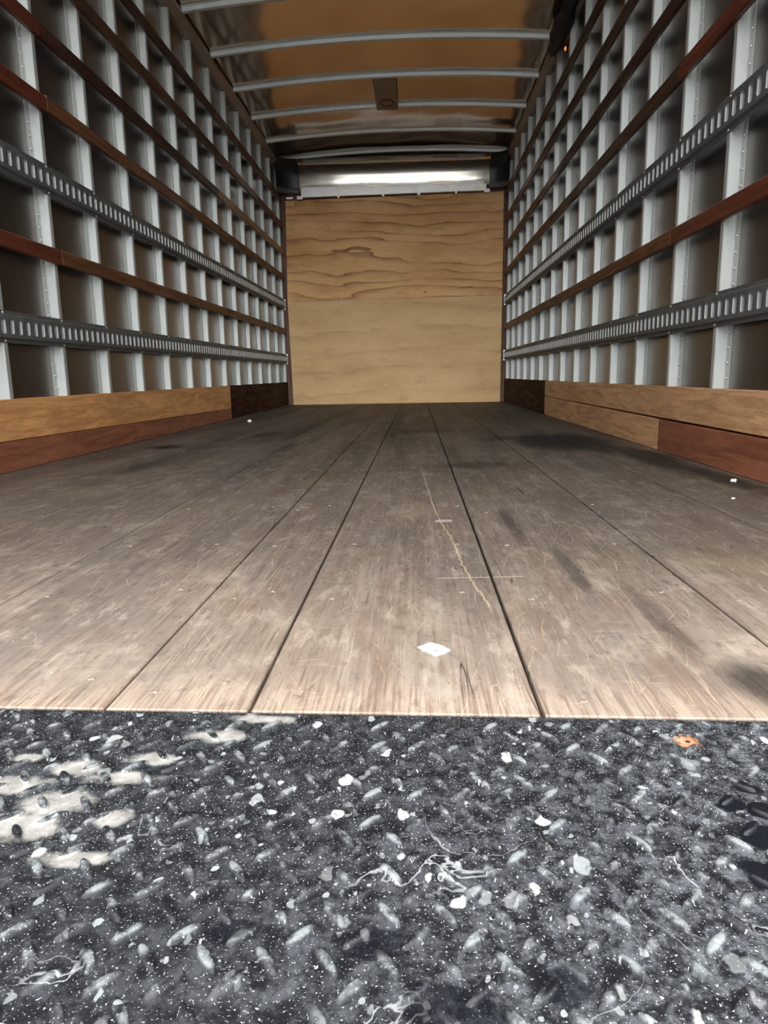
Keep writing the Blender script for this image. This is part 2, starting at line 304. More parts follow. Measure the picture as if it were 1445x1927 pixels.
PLATE_Z = -0.0008
LUG_H = 0.0031
def plate_mat():
    a = NT('worn_black_tread_plate')
    q = a.sep()
    hz = a.ramp(a.math('SUBTRACT', q[2], PLATE_Z), 0.0012, LUG_H*0.95)
    v2 = a.comb(q[0], q[1], 0.0)
    fine = a.noise(v2, 900.0, 3, 0.7); mid = a.noise(v2, 60.0, 5, 0.65); big = a.noise(v2, 7.0, 4, 0.6)
    c = a.mix(a.ramp(mid, 0.35, 0.7), (0.006, 0.0065, 0.008), (0.022, 0.023, 0.027))
    # fine dust, thicker towards the outer corner
    right = a.ramp(a.math('SUBTRACT', a.math('MULTIPLY', q[0], 1.4), q[1]), 0.25, 0.95)
    dust = a.math('MULTIPLY', a.ramp(a.math('ADD', a.math('MULTIPLY', mid, 0.55), a.math('MULTIPLY', a.noise(v2, 190.0, 4, 0.75), 0.45)), 0.44, 0.62), a.math('ADD', 0.10, a.math('MULTIPLY', right, 0.5)))
    c = a.mix(dust, c, (0.155, 0.165, 0.178))
    # worn steel on the lug crowns
    wear = a.math('MULTIPLY', a.math('MULTIPLY', hz, a.ramp(a.noise(v2, 30.0, 3), 0.44, 0.60)), a.ramp(mid, 0.36, 0.6))
    c = a.mix(a.math('MULTIPLY', wear, 0.6), c, (0.32, 0.34, 0.34))
    # pale chips and smears
    w1 = a.n('ShaderNodeVectorMath', {0: v2, 1: a.n('ShaderNodeVectorMath', {0: a.n('ShaderNodeTexNoise', {'Vector': v2, 'Scale': 45.0, 'Detail': 3.0}, out=1), 'Scale': 0.016}, operation='SCALE')}, operation='ADD')
    vo = a.n('ShaderNodeTexVoronoi', {'Vector': a.map((1, 0.75, 1), v=w1), 'Scale': 62.0}, out=0)
    vc = a.n('ShaderNodeTexVoronoi', {'Vector': a.map((1, 0.75, 1), v=w1), 'Scale': 62.0}, out=1)
    rn = a.sep(vc)
    size = a.ramp(rn[0], 0.58, 1.0, 0.0, 0.42, False)
    chip = a.math('MULTIPLY', a.ramp(a.math('SUBTRACT', vo, size), -0.06, 0.02, 1.0, 0.0), a.ramp(rn[1], 0.0, 1.0, 0.25, 0.9))
    c = a.mix(chip, c, a.mix(rn[2], (0.30, 0.325, 0.325), (0.50, 0.50, 0.485)))
    vo2 = a.n('ShaderNodeTexVoronoi', {'Vector': a.map((1, 0.8, 1), v=w1, rot=(0, 0, .5)), 'Scale': 135.0}, out=0)
    rn2 = a.sep(a.n('ShaderNodeTexVoronoi', {'Vector': a.map((1, 0.8, 1), v=w1, rot=(0, 0, .5)), 'Scale': 135.0}, out=1))
    size2 = a.ramp(rn2[0], 0.64, 1.0, 0.0, 0.38, False)
    chip2 = a.math('MULTIPLY', a.ramp(a.math('SUBTRACT', vo2, size2), -0.08, 0.02, 1.0, 0.0), a.ramp(rn2[1], 0.0, 1.0, 0.2, 0.85))
    c = a.mix(chip2, c, (0.33, 0.35, 0.35))
    # dried water lines
    tide = a.line(a.noise(v2, 13.0, 4, 0.5, 0.8), 0.5, 0.010)
    tide = a.math('MULTIPLY', a.math('MULTIPLY', tide, a.ramp(a.noise(v2, 6.0, 2), 0.5, 0.58)), a.ramp(q[1], -0.21, -0.15, 1.0, 0.1))
    c = a.mix(a.math('MULTIPLY', tide, 0.7), c, (0.38, 0.39, 0.385))
    # dried pale mud lying between the lugs on the left
    nz = a.noise(v2, 34.0, 5, 0.6)
    mud = None
    for (x, y, rx, ry) in ((-0.085, -0.126, .030, .012), (-0.050, -0.102, .024, .012), (-0.004, -0.116, .030, .010), (0.006, -0.088, .020, .010), (-0.045, -0.150, .032, .017), (-0.058, -0.180, .034, .018), (0.006, -0.168, .018, .010), (-0.1, -0.088, .014, .007), (0.055, -0.05, .03, .012), (0.085, -0.018, .03, .01), (0.0, -0.21, .03, .008)):
        p = a.spot(x, y, rx, ry, nz, 0.5, 1.0); mud = p if mud is None else a.math('MAXIMUM', mud, p)
    mud = a.math('MULTIPLY', mud, a.ramp(hz, 0.05, 0.5, 1.0, 0.0))
    c = a.mix(a.math('MULTIPLY', mud, 0.92), c, a.mix(a.ramp(mid, 0.35, 0.65), (0.23, 0.218, 0.198), (0.37, 0.352, 0.325)))
    # salt specks
    sp = a.math('MAXIMUM', a.ramp(a.noise(v2, 620.0, 2, 0.5), 0.635, 0.69), a.ramp(a.noise(v2, 300.0, 2, 0.5), 0.68, 0.72))
    c = a.mix(a.math('MULTIPLY', sp, 0.8), c, (0.42, 0.43, 0.43))
    # rust ring round a hole, and fresh black oil
    rs = a.spot(0.4535, -0.0535, 0.0105, 0.0115, a.noise(v2, 210.0, 5), 0.5, 1.0)
    c = a.mix(rs, c, a.mix(a.ramp(nz, 0.35, 0.65), (0.46, 0.165, 0.06), (0.50, 0.32, 0.21)))
    oil = None
    for (x, y, rx, ry) in ((0.452, -0.142, .014, .010), (0.470, -0.150, .013, .012), (0.473, -0.122, .012, .007), (0.456, -0.178, .014, .011), (0.442, -0.215, .014, .016), (0.475, -0.2, .012, .02), (0.462, -0.172, .012, .008)):
        p = a.spot(x, y, rx, ry, nz, 0.2, 1.1); oil = p if oil is None else a.math('MAXIMUM', oil, p)
    for (x, y, rx, ry) in ((0.20, -0.275, .020, .012), (0.12, -0.268, .016, .009), (0.245, -0.318, .035, .016), (0.30, -0.30, .02, .012)):
        oil = a.math('MAXIMUM', oil, a.math('MULTIPLY', a.spot(x, y, rx, ry, nz, 0.25, 1.0), 0.75))
    c = a.mix(oil, c, (0.006, 0.007, 0.010))
    r = a.ramp(mid, 0.3, 0.7, 0.42, 0.62); r = a.mix(oil, r, (0.22, 0.22, 0.22))
    h = a.math('ADD', a.math('MULTIPLY', fine, 0.35), a.math('MULTIPLY', mid, 0.9))
    return a.fin(c, r, 0.0, a.bump(h, 0.5, 0.0012), 0.35)

m_skin = metal('dull_aluminium_skin', (0.175, 0.155, 0.14), 0.30, 0.95, 0.0, 2.0, 0.0, fleck=0.0)
m_post = metal('mill_aluminium_post', (0.50, 0.52, 0.505), 0.52, 0.5, 0.06, 12.0, fleck=0.08)
m_track = metal('galvanised_track_steel', (0.135, 0.142, 0.138), 0.55, 0.5, 0.2, 22.0, spots=0.15)
m_edge = metal('pale_slot_walls', (0.46, 0.47, 0.46), 0.5, 0.4, 0.06, 12.0, fleck=0.05)  # slot walls are a paler metal than the track face
m_bow = metal('galvanised_roof_bow', (0.78, 0.82, 0.82), 0.5, 0.35, 0.05, 15.0, fleck=0.05)
m_rail = metal('scuffed_top_rail', (0.36, 0.29, 0.245), 0.48, 0.7, 0.15, 8.0, spots=0.3)
m_roof = metal('roof_sheet_aluminium', (0.52, 0.405, 0.30), 0.13, 0.95, 0.0, 3.0, 0.03, fleck=0.0)
m_nose = metal('polished_nose_sheet', (0.62, 0.59, 0.53), 0.13, 1.0, 0.05, 5.0, 0.0, fleck=0.0)
m_ledge = metal('bright_aluminium_angle', (0.80, 0.80, 0.78), 0.42, 0.5, 0.06, 14.0)
m_bolt = metal('zinc_bolt', (0.62, 0.63, 0.62), 0.35, 0.9)
m_blackp = metal('black_corner_liner', (0.020, 0.021, 0.022), 0.42, 0.0, 0.3, 16.0)
m_cloth = metal('black_sagging_rubber', (0.016, 0.014, 0.013), 0.7, 0.0, 0.35, 30.0, 0.3)
m_amber = NT('amber_lens'); m_amber.b.inputs['Emission Color'].default_value = (1, 0.25, 0.06, 1); m_amber.b.inputs['Emission Strength'].default_value = 0.9
m_amber = m_amber.fin((0.8, 0.22, 0.05), 0.3)
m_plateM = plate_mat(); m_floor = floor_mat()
m_cover = metal('brown_cover_plate', (0.16, 0.11, 0.075), 0.45, 0.5, 0.15, 10.0)
m_white = NT('white_scuffed_paper'); m_white = m_white.fin(m_white.mix(m_white.ramp(m_white.noise(m_white.co, 380, 3), 0.4, 0.65), (0.50, 0.49, 0.475), (0.33, 0.305, 0.275)), 0.8, 0.0)
m_crumb = NT('pale_crumb'); m_crumb = m_crumb.fin((0.72, 0.68, 0.58), 0.8, 0.0)
m_tape = NT('grey_tape'); m_tape = m_tape.fin(m_tape.mix(m_tape.ramp(m_tape.noise(m_tape.map((40, 300, 1)), 1.0, 3), 0.45, 0.6), (0.34, 0.31, 0.28), (0.16, 0.135, 0.115)), 0.6, 0.0)
m_ground = NT('pale_concrete_yard'); m_ground = m_ground.fin(m_ground.mix(m_ground.noise(m_ground.co, 0.8, 5), (0.26, 0.255, 0.24), (0.36, 0.35, 0.33)), 0.9, 0.0)
m_plug = wood('chipped_wood_plug', (0.30, 0.24, 0.185), (0.15, 0.11, 0.085), 0.7, 1, 3.0, 260.0, scuff=0)

RED = wood('red_stained_slat', (0.15, 0.032, 0.014), (0.075, 0.015, 0.008), 0.4, scuff=0.06, scuffcol=(0.42, 0.22, 0.13))
DRED = wood('dark_red_slat', (0.050, 0.014, 0.009), (0.024, 0.007, 0.005), 0.5, scuff=0.04, scuffcol=(0.3, 0.16, 0.10))
BRN = wood('brown_slat', (0.17, 0.066, 0.027), (0.088, 0.032, 0.014), 0.5, scuff=0.08)
DBRN = wood('dark_brown_slat', (0.085, 0.036, 0.016), (0.040, 0.017, 0.009), 0.5, scuff=0.05, scuffcol=(0.36, 0.24, 0.15))
TAN = wood('tan_slat', (0.46, 0.30, 0.18), (0.30, 0.18, 0.10), 0.5, scuff=0.08)
K_OR = wood('orange_kick_board', (0.80, 0.41, 0.155), (0.52, 0.235, 0.088), 0.5, 1, 10.0, 8.0, 1.2, 0.12)
K_TAN = wood('tan_kick_board', (0.78, 0.46, 0.235), (0.48, 0.25, 0.12), 0.5, 1, 10.0, 8.0, 1.2, 0.16)
K_RED = wood('red_brown_kick_board', (0.36, 0.135, 0.07), (0.20, 0.066, 0.036), 0.5, 1, 10.0, 8.0, 1.0, 0.20, scuffcol=(0.5, 0.36, 0.26))
K_DK = wood('dark_maroon_kick_board', (0.055, 0.017, 0.009), (0.028, 0.009, 0.005), 0.7, 1, 10.0, 8.0, 0.8, 0.0, 0.12)
m_ply_up = plywood('orange_pine_plywood', (0.74, 0.44, 0.195), (0.58, 0.30, 0.115), (0.25, 0.095, 0.030), 1.0, 3.1, 4.2)
m_ply_lo = plywood('pale_birch_plywood', (0.68, 0.455, 0.22), (0.57, 0.365, 0.165), (0.36, 0.21, 0.09), 0.45, 8.6, 2.0)
m_liner = wood('dark_brown_front_liner', (0.15, 0.065, 0.032), (0.07, 0.030, 0.016), 0.6, 2, 8.0, 6.0, 0.6, 0.0)

# ------------------------------------------------------------------ setting
XF, XS, LEN, YEND = 1.174, 1.211, 7.0, 7.16       # post face, skin, ...
PITCHP = 0.4064; YL0, YR0 = 1.7814, 1.7146
ZK, ZT = 0.2475, 2.390

g = MB(); g.quad(((-150, -250, -1.15), (150, -250, -1.15), (150, 60, -1.15), (-150, 60, -1.15)))
struct(g.build('ground', m_ground))
def yfront(x): return -0.002-0.022*x
f = MB()
for i in range(len(SEAMS)-1):
    x0, x1 = SEAMS[i], SEAMS[i+1]
    gp = 0.0022 if SEAMS[i] in (0.067, 0.341) else 0.0015
    a0 = x0+(gp if i else -0.03); b0 = x1-(gp if i < len(SEAMS)-2 else -0.03)
    v = f.box((a0, 0, -0.034), (b0, YEND, 0.0))
    for q in v:
        if q.co.y < 0.5: q.co.y = yfront(q.co.x)
    es = list({e for q in v for e in q.link_edges if e.verts[0].co.z > -0.001 and e.verts[1].co.z > -0.001})
    bmesh.ops.bevel(f.bm, geom=es, offset=0.0012, segments=1, affect='EDGES')
f.box((-1.2, 0.03, -0.06), (1.2, YEND, -0.0345))
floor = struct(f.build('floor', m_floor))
for n, s in (('wall_left', -1), ('wall_right', 1)):
    w = MB(); w.box((min(s*XS, s*(XS+.03)), 0.0, -0.05), (max(s*XS, s*(XS+.03)), 7.25, 2.53)); struct(w.build(n, m_skin))
w = MB(); w.box((-XS, 7.145, -0.05), (XS, 7.22, 2.53)); struct(w.build('wall_front', m_liner))
c = MB(); NX, NY = 48, 220
def billow(x, y):
    a = 0.0
    for yb, A, w in ((6.12, .006, .16), (6.36, .006, .07), (6.80, .006, .14)):
        yb2 = yb-0.028*x
        t = (y-yb2)/(w*(1+.25*math.sin(x*5.1+yb)))
        a -= A*(1+.35*math.sin(x*7.3+yb*3))*math.exp(-t*t)
    return a
def zroof(x): return 2.474+0.052*(1-min(1.0, (x/1.16)**2))
rows = [[c.bm.verts.new((-1.24+2.48*i/NX, 7.25*j/NY, zroof(-1.24+2.48*i/NX)+billow(-1.24+2.48*i/NX, 7.25*j/NY)+0.0012*math.sin(j*.47+i*.3)*math.sin(i*.45+j*.11))) for i in range(NX+1)] for j in range(NY+1)]
rows2 = [[c.bm.verts.new((-1.24+2.48*i/NX, 7.25*j/NY, zroof(-1.24+2.48*i/NX)+0.025)) for i in range(NX+1)] for j in (0, NY)]
for j in range(NY):
    for i in range(NX): c.bm.faces.new((rows[j][i], rows[j+1][i], rows[j+1][i+1], rows[j][i+1]))
for i in range(NX): c.bm.faces.new((rows2[0][i], rows2[0][i+1], rows2[1][i+1], rows2[1][i]))
ceil = struct(c.build('ceiling', m_roof, smooth=True, recalc=False))
for n, s in (('trim_1', -1), ('trim_2', 1)):
    t = MB(); t.extrude([(s*x, z) for x, z in ((XS-.0005, 2.3925), (1.180, 2.3925), (1.151, 2.438), (1.149, 2.462), (1.165, 2.464), (XS-.0005, 2.470))], 1, 0.0, 7.14)
    struct(t.build(n, m_rail))

# ------------------------------------------------------------------ liftgate tread plate
p = MB()
PX0, PX1, PY0 = -1.22, 1.22, -1.05
q = p.box((PX0, PY0, PLATE_Z-0.010), (PX1, 0, PLATE_Z))
for v in q:
    if v.co.y > -0.5: v.co.y = yfront(v.co.x)-0.0035
def lug(cx, cy, ang):
    L, Wd, seg = 0.0120, 0.0040, 12
    rings = ((1.0, 0.0), (0.86, 0.55), (0.58, 0.90), (0.25, 1.0)); V = []
    ca, sa = math.cos(ang), math.sin(ang)
    for k, h in rings:
        row = []
        for i in range(seg):
            t = 2*math.pi*i/seg; u = math.cos(t)*L*(0.25+0.75*k if k < 1 else 1)*(k if k < .5 else 1)**0.3; w = math.sin(t)*Wd*k
            row.append(p.bm.verts.new((cx+u*ca-w*sa, cy+u*sa+w*ca, PLATE_Z-0.0002+h*LUG_H)))
        V.append(row)
    for a, b in zip(V, V[1:]):
        for i in range(seg): p.bm.faces.new((a[i], a[(i+1) % seg], b[(i+1) % seg], b[i])).smooth = True
    p.bm.faces.new(V[-1]).smooth = True
j = -28
for j in range(-27, 6):
    for i in range(-37, 38):
        bx, by = -0.053+0.0327*i, -0.1515+0.0342*j
        if PX0+.02 < bx < PX1-.02 and PY0+.02 < by < yfront(bx)-0.016: lug(bx, by, math.radians(-52))
        sx, sy = bx+0.0165, by+0.0171
        if PX0+.02 < sx < PX1-.02 and PY0+.02 < sy < yfront(sx)-0.016: lug(sx, sy, math.radians(45))
plate = p.build('liftgate_platform', m_plateM, recalc=True)
tag(plate, 'worn black diamond tread steel platform in front of the wooden floor', 'platform')
h = MB(); h.dome((0.4545, -0.0535, PLATE_Z), 0.0022, 0.0006, seg=10); h.build('bolt_hole', m_cloth, plate)

# ------------------------------------------------------------------ wall posts
ORD = ['first','second','third','fourth','fifth','sixth','seventh','eighth','ninth','tenth','eleventh','twelfth','thirteenth','fourteenth','fifteenth','sixteenth','seventeenth','eighteenth']
def post_mesh(s):
    prof = ((-.030, .0), (-.030, .002), (-.003, .002), (0.0, .005), (0.0, .034), (.003, .037), (.024, .037), (.027, .034), (.027, .002), (.052, .002), (.052, .0))
    m = MB(); m.extrude([(-s*b, a) for a, b in prof], 2, 0.2, ZT); return m
first = {}
riv_me = {}
for s, side, y0 in ((-1, 'left', YL0), (1, 'right', YR0)):
    for i in range(-4, 14):
        nm = 13-i
        lab = '%s grey aluminium upright post from the plywood end along the %s wall' % (ORD[nm].capitalize() if False else ORD[nm], side)
        if s not in first:
            o = post_mesh(s).build('wall_post', m_post); first[s] = o
        else:
            o = first[s].copy(); COL.objects.link(o)
        o.location = (s*(XS-.0003), y0+i*PITCHP, 0)
        tag(o, lab + (', riveted' if (s < 0 and i == 1) or (s > 0 and i in (0, 1)) else ''), 'post', 'upright posts of the %s wall' % side)
        if (s < 0 and i == 1) or (s > 0 and i in (0, 1)):
            z = 0.28; k = 0
            while z < 1.95:
                if not (0.43 < z < 0.555 or 0.75 < z < .82 or 1.0 < z < 1.125 or 1.3 < z < 1.37):
                    if s not in riv_me:
                        r = MB(); r.dome((0, 0, 0), 0.0062, 0.0042, axis='x' if s < 0 else '-x', seg=10)
                        ro = r.build('rivet', m_bolt, o, smooth=True); riv_me[s] = ro
                    else:
                        ro = riv_me[s].copy(); COL.objects.link(ro); ro.parent = o
                    ro.location = (-s*0.002, -0.012, z)
                z += 0.0475 if s > 0 else 0.0465

# ------------------------------------------------------------------ logistic tracks
def track(s, side, zlo, zhi, label):
    zm = (zlo+zhi)/2; D = 0.0135; y1 = 7.10
    t = thing('logistic_track', label, 'track', (s*XF, 0.02, zm), 'slotted steel tie rails of the walls')
    X = lambda u: -s*u                      # local x: u is the distance off the posts
    m = MB(); L = y1-0.02; hz = (zhi-zlo)/2
    def strip(u0, z0, u1, z1, ya=0.0, yb=L): m.quad(((X(u0), ya, z0), (X(u0), yb, z0), (X(u1), yb, z1), (X(u1), ya, z1)))
    # flange, riser, face bands
    strip(0.0005, hz, 0.0028, hz); strip(0.0028, hz, 0.0028, 0.042); strip(0.0028, 0.042, D, 0.037); strip(D, 0.037, D, 0.0245)
    strip(0.0005, -hz, 0.0028, -hz); strip(0.0028, -hz, 0.0028, -0.042); strip(0.0028, -0.042, D, -0.037); strip(D, -0.037, D, -0.0245)
    P, SW, n = 0.0508, 0.026, int(L/0.0508)
    ys = [0.012+P*k for k in range(n)]
    last = 0.0
    ch = 0.005; recess = set()
    for a in ys:
        b = a+SW
        strip(D, -0.0245, D, 0.0245, last, a)
        # chamfered slot: four corner triangles and the recess walls
        oct_ = [(a+ch, -0.0245), (b-ch, -0.0245), (b, -0.0245+ch), (b, 0.0245-ch), (b-ch, 0.0245), (a+ch, 0.0245), (a, 0.0245-ch), (a, -0.0245+ch)]
        for tri in (((a, -.0245), oct_[0], oct_[7]), ((b, -.0245), oct_[2], oct_[1]), ((b, .0245), oct_[4], oct_[3]), ((a, .0245), oct_[6], oct_[5])):
            m.quad([(X(D), yy, zz) for yy, zz in tri])
        for k in range(8):
            (ya, za), (yb, zb) = oct_[k], oct_[(k+1) % 8]
            m.quad(((X(D), ya, za), (X(D), yb, zb), (X(0.0008), yb, zb), (X(0.0008), ya, za))); recess.add(len(m.bm.faces)-1)
        last = b
    strip(D, -0.0245, D, 0.0245, last, L)
    for yy in (0.0, L): m.quad(((X(.0008), yy, -.042), (X(D), yy, -.037), (X(D), yy, .037), (X(.0008), yy, .042)))
    ch_o = m.build('track_channel', m_track, t, recalc=False)
    ch_o.data.materials.append(m_edge)
    for pf in ch_o.data.polygons:
        if pf.index in recess: pf.material_index = 1
    b = MB(); b.box((min(X(0), X(D+.002)), L+.0005, -hz), (max(X(0), X(D+.002)), L+0.004, hz)); b.build('end_bracket', m_bolt, t)
    bm0 = None
    y0 = YL0 if s < 0 else YR0
    for i in range(-4, 14):
        for zz in (hz-0.007, -hz+0.007):
            if bm0 is None:
                d = MB(); d.dome((0, 0, 0), 0.0055, 0.0035, axis='x' if s < 0 else '-x', seg=8); bm0 = d.build('bolt', m_bolt, t, smooth=True); o = bm0
            else:
                o = bm0.copy(); COL.objects.link(o); o.parent = t
            o.location = (X(0.0028), y0+i*PITCHP+0.0135-0.02, zz)
    return t
for s, side in ((-1, 'left'), (1, 'right')):
    track(s, side, 0.4380, 0.5462, 'lower slotted grey steel tie rail along the %s wall, just above the kick board' % side)
    track(s, side, 1.0060, 1.1140, 'upper slotted grey steel tie rail along the %s wall, between two wooden slats' % side)

# ------------------------------------------------------------------ wooden slats
SL = {'A': (0.7535, 0.8100), 'B': (1.3055, 1.3625), 'C': (1.5630, 1.6190), 'D': (1.8275, 1.8870), 'E': (2.0880, 2.1470)}
SN = {'A': 'lowest slat row between the steel rails', 'B': 'slat row just above the upper steel rail', 'C': 'third slat row from the bottom', 'D': 'second slat row from the top', 'E': 'topmost slat row'}
MATS = {-1: {'A': (RED, BRN, BRN), 'B': (RED, BRN, BRN), 'C': (RED, DRED, TAN), 'D': (DBRN, DBRN, BRN), 'E': (DRED, DRED, BRN)},
         1: {'A': (RED, BRN, BRN), 'B': (RED, DBRN, BRN), 'C': (DRED, DRED, BRN), 'D': (DRED, DRED, BRN), 'E': (DRED, DRED, BRN)}}
CN = {RED.name: 'red-stained', BRN.name: 'brown', DRED.name: 'dark red', TAN.name: 'pale tan', DBRN.name: 'dark brown'}
PN = ('nearest board', 'middle board', 'farthest board')
for s, side, cuts in ((-1, 'left', (0.02, 2.225, 4.668, 7.105)), (1, 'right', (0.02, 2.135, 4.575, 7.105))):
    for k, (z0, z1) in SL.items():
        for b in range(3):
            cc = list(cuts)
            m = MB(); rnd = random.Random(hash((s, ord(k), b)) % 9999)
            ya, yb = cc[b]+(0.0015 if b else 0), cc[b+1]-0.0015; L = yb-ya
            th = 0.018+rnd.uniform(-.001, .001); N = 14; ph = rnd.uniform(0, 6)
            prev = None
            dz0, dz1 = rnd.uniform(-.003, .003), rnd.uniform(-.003, .003)
            for i in range(N+1):
                t = i/N; y = t*L; dz = dz0*(1-t)+dz1*t; wob = 0.0012*math.sin(ph+t*7)
                ch = 0.004
                prof = ((0.0004, z0), (th-ch, z0), (th, z0+ch), (th+wob*0.3, z1-ch), (th-ch, z1), (0.0004, z1))
                ring = [m.bm.verts.new((-s*u, y, z-(z0+z1)/2+dz+wob*0.6)) for u, z in prof]
                if prev:
                    for q in range(6): m.bm.faces.new((prev[q], prev[(q+1) % 6], ring[(q+1) % 6], ring[q]))
                else: m.bm.faces.new(ring)
                prev = ring
            m.bm.faces.new(prev[::-1])
            mat = MATS[s][k][b]
            o = m.build('wooden_slat', mat); o.location = (s*XF, ya, (z0+z1)/2)
            tag(o, '%s %s, %s, %s wall' % (CN[mat.name], PN[b], SN[k], side), 'slat', 'horizontal wooden slats on the %s wall' % side)

# ------------------------------------------------------------------ kick boards
def kick(s, y0, y1, z0, z1, mat, label, z0b=None, z1b=None):
    z0b = z0 if z0b is None else z0b; z1b = z1 if z1b is None else z1b
    m = MB(); N = 10; prev = None; ch = 0.002
    for i in range(N+1):
        t = i/N; y = (y1-y0)*t; a = z0+(z0b-z0)*t; b = z1+(z1b-z1)*t
        ring = [m.bm.verts.new(p) for p in ((s*.034, y, a), (s*ch, y, a), (0, y, a+ch), (0, y, b-ch), (s*ch, y, b), (s*.034, y, b))]
        if prev:
            for q in range(6): m.bm.faces.new((prev[q], prev[(q+1) % 6], ring[(q+1) % 6], ring[q]))
        else: m.bm.faces.new(ring)
        prev = ring
    m.bm.faces.new(prev[::-1])
    o = m.build('kick_board', mat); o.location = (s*1.173, y0, 0)
    tag(o, label, 'board', 'kick boards along the foot of the walls')
kick(-1, 0.0, 4.70, 0.1245, ZK, K_OR, 'orange-brown upper kick board at the foot of the left wall', 0.0755)
kick(-1, 0.0, 4.70, 0.0005, 0.1225, K_RED, 'reddish-brown lower kick board at the foot of the left wall', None, 0.0735)
kick(-1, 4.703, 7.13, 0.0005, ZK, K_DK, 'dark maroon kick board at the plywood end of the left wall')
kick(1, 0.0, 4.68, 0.1215, ZK, K_TAN, 'tan scuffed upper kick board at the foot of the right wall', 0.134)
kick(1, 0.0, 2.198, 0.0005, 0.1195, K_RED, 'reddish-brown nearer lower kick board at the foot of the right wall')
kick(1, 2.2, 4.68, 0.0005, 0.1195, K_TAN, 'tan lower kick board under the upper one, middle of the right wall', None, 0.132)
kick(1, 4.683, 7.13, 0.0005, ZK, K_DK, 'dark maroon kick board at the plywood end of the right wall')

# ------------------------------------------------------------------ roof bows
for k in range(-6, 6):
    yl, yr = 3.995+0.602*k, 3.995+0.602*k-0.065
    m = MB(); N = 28; prev = None
    for i in range(N+1):
        x = -1.148+2.296*i/N; y = yl+(yr-yl)*i/N; z = zroof(x)-0.001
        ring = [m.bm.verts.new((x, y+a, z+b)) for a, b in ((-.018, 0.0), (-.018, -.003), (0.0, -.003), (0.003, -.024), (.006, -.027), (.032, -.027), (.035, -.024), (.038, -.003), (.055, -.003), (.055, 0.0))]
        if prev:
            for q in range(10): m.bm.faces.new((prev[q], prev[(q+1) % 10], ring[(q+1) % 10], ring[q]))
        else: m.bm.faces.new(ring)
        prev = ring
    m.bm.faces.new(prev[::-1])
    o = m.build('roof_bow', m_bow)
    tag(o, '%s grey steel roof bow from the plywood end, across the ceiling' % ORD[5-k], 'roof bow', 'roof bows under the ceiling')
# cover plate between two bows
t = thing('ceiling_cover', 'brown rectangular cover plate on the ceiling between two roof bows', 'cover plate', (0.006, 5.51, 2.497))
m = MB(); m.box((-.090, -.31, -.004), (.090, .32, 0.0), 0.0015); m.build('plate', m_cover, t)
m = MB(); sg = 28; rr = [[m.bm.verts.new((math.cos(2*math.pi*i/sg)*(.050+a), .17+math.sin(2*math.pi*i/sg)*(.075+a), -.004-b)) for i in range(sg)] for a, b in ((-.014, 0.0), (-.010, .007), (0, .009), (.010, .006), (.013, 0.0))]
for a, b in zip(rr, rr[1:]):
    for i in range(sg): m.bm.faces.new((a[i], a[(i+1) % sg], b[(i+1) % sg], b[i]))
m.build('oval_rim', m_cover, t, smooth=True)

# ------------------------------------------------------------------ front end: plywood sheets, angle, curved nose
def sheet(pts, y, th, mat, label, screws):
    t = thing('plywood_sheet', label, 'plywood sheet', (0, y, pts[0][1]))
    z0 = pts[0][1]; m = MB()
    A = [m.bm.verts.new((x, 0, z-z0)) for x, z in pts]; B = [m.bm.verts.new((x, th, z-z0)) for x, z in pts]
    m.bm.faces.new(A); m.bm.faces.new(B[::-1])
    for i in range(4): m.bm.faces.new((A[i], B[i], B[(i+1) % 4], A[(i+1) % 4]))
    m.build('panel', mat, t)
    first = None
    for x, z in screws:
        if first is None:
            d = MB(); d.dome((0, 0, 0), 0.0065, 0.002, axis='-y', seg=10); o = first = d.build('screw', m_bolt, t, smooth=True)
        else: o = first.copy(); COL.objects.link(o); o.parent = t
        o.location = (x, 0, z-z0)
sheet([(-1.116, 0.002), (1.131, 0.002), (1.137, 1.110), (-1.137, 1.089)], 7.116, 0.018, m_ply_lo, 'lower pale plywood sheet on the front wall, standing on the floor',
      [(-.554, 1.072), (-.966, .511), (-.102, .512), (.273, .527), (.644, .534), (.978, .536), (-.108, .202), (.27, .196), (.643, .207), (.967, .209)])
sheet([(-1.137, 1.0915), (1.137, 1.1125), (1.139, 2.131), (-1.116, 2.100)], 7.119, 0.018, m_ply_up, 'upper orange plywood sheet with dark wavy grain on the front wall',
      [(-.095, 1.768), (.966, 2.09), (.981, 1.614), (.972, 1.125), (-.556, 1.115), (-.96, 1.112)])
t = thing('ledge_angle', 'bright aluminium angle strip with small tabs above the plywood', 'metal angle', (0, 7.09, 2.16))
m = MB(); v = m.box((-.942, -.03, -.036), (.955, 0.012, .036), 0.002)
for q in m.bm.verts: q.co.z = q.co.z+0.009*q.co.x if q.co.z < 0 else q.co.z+0.0035
m.build('angle', m_ledge, t)
for x, w in ((-.555, .012), (-.095, .012), (.269, .015), (.648, .012), (.960, .030), (-.955, .030)):
    m = MB(); m.box((x-w, -.034, -.056+.009*x), (x+w, -.0305, -.022+.009*x), 0.001); m.build('tab', m_ledge, t)
def nose_profile():
    pts = []; y, z = 7.112, 2.2005; n = 40; L = 0.335
    for i in range(n+1):
        s = i/n; th = math.radians(0.5+12.5*(s/.36) if s < .36 else 13+66*((s-.36)/.64)**0.8)
        pts.append((y, z)); y -= math.sin(th)*L/n; z += math.cos(th)*L/n
    return pts
NP = nose_profile()
t = thing('curved_sheet', 'shiny curved metal sheet between the plywood and the ceiling', 'metal sheet', (0, 7.11, 2.185))
m = MB(); N = 40
R = [[m.bm.verts.new((-.96+1.95*i/N, y-7.11+0.0007*math.sin(i*.42+j*.1), z-2.185)) for i in range(N+1)] for j, (y, z) in enumerate(NP)]
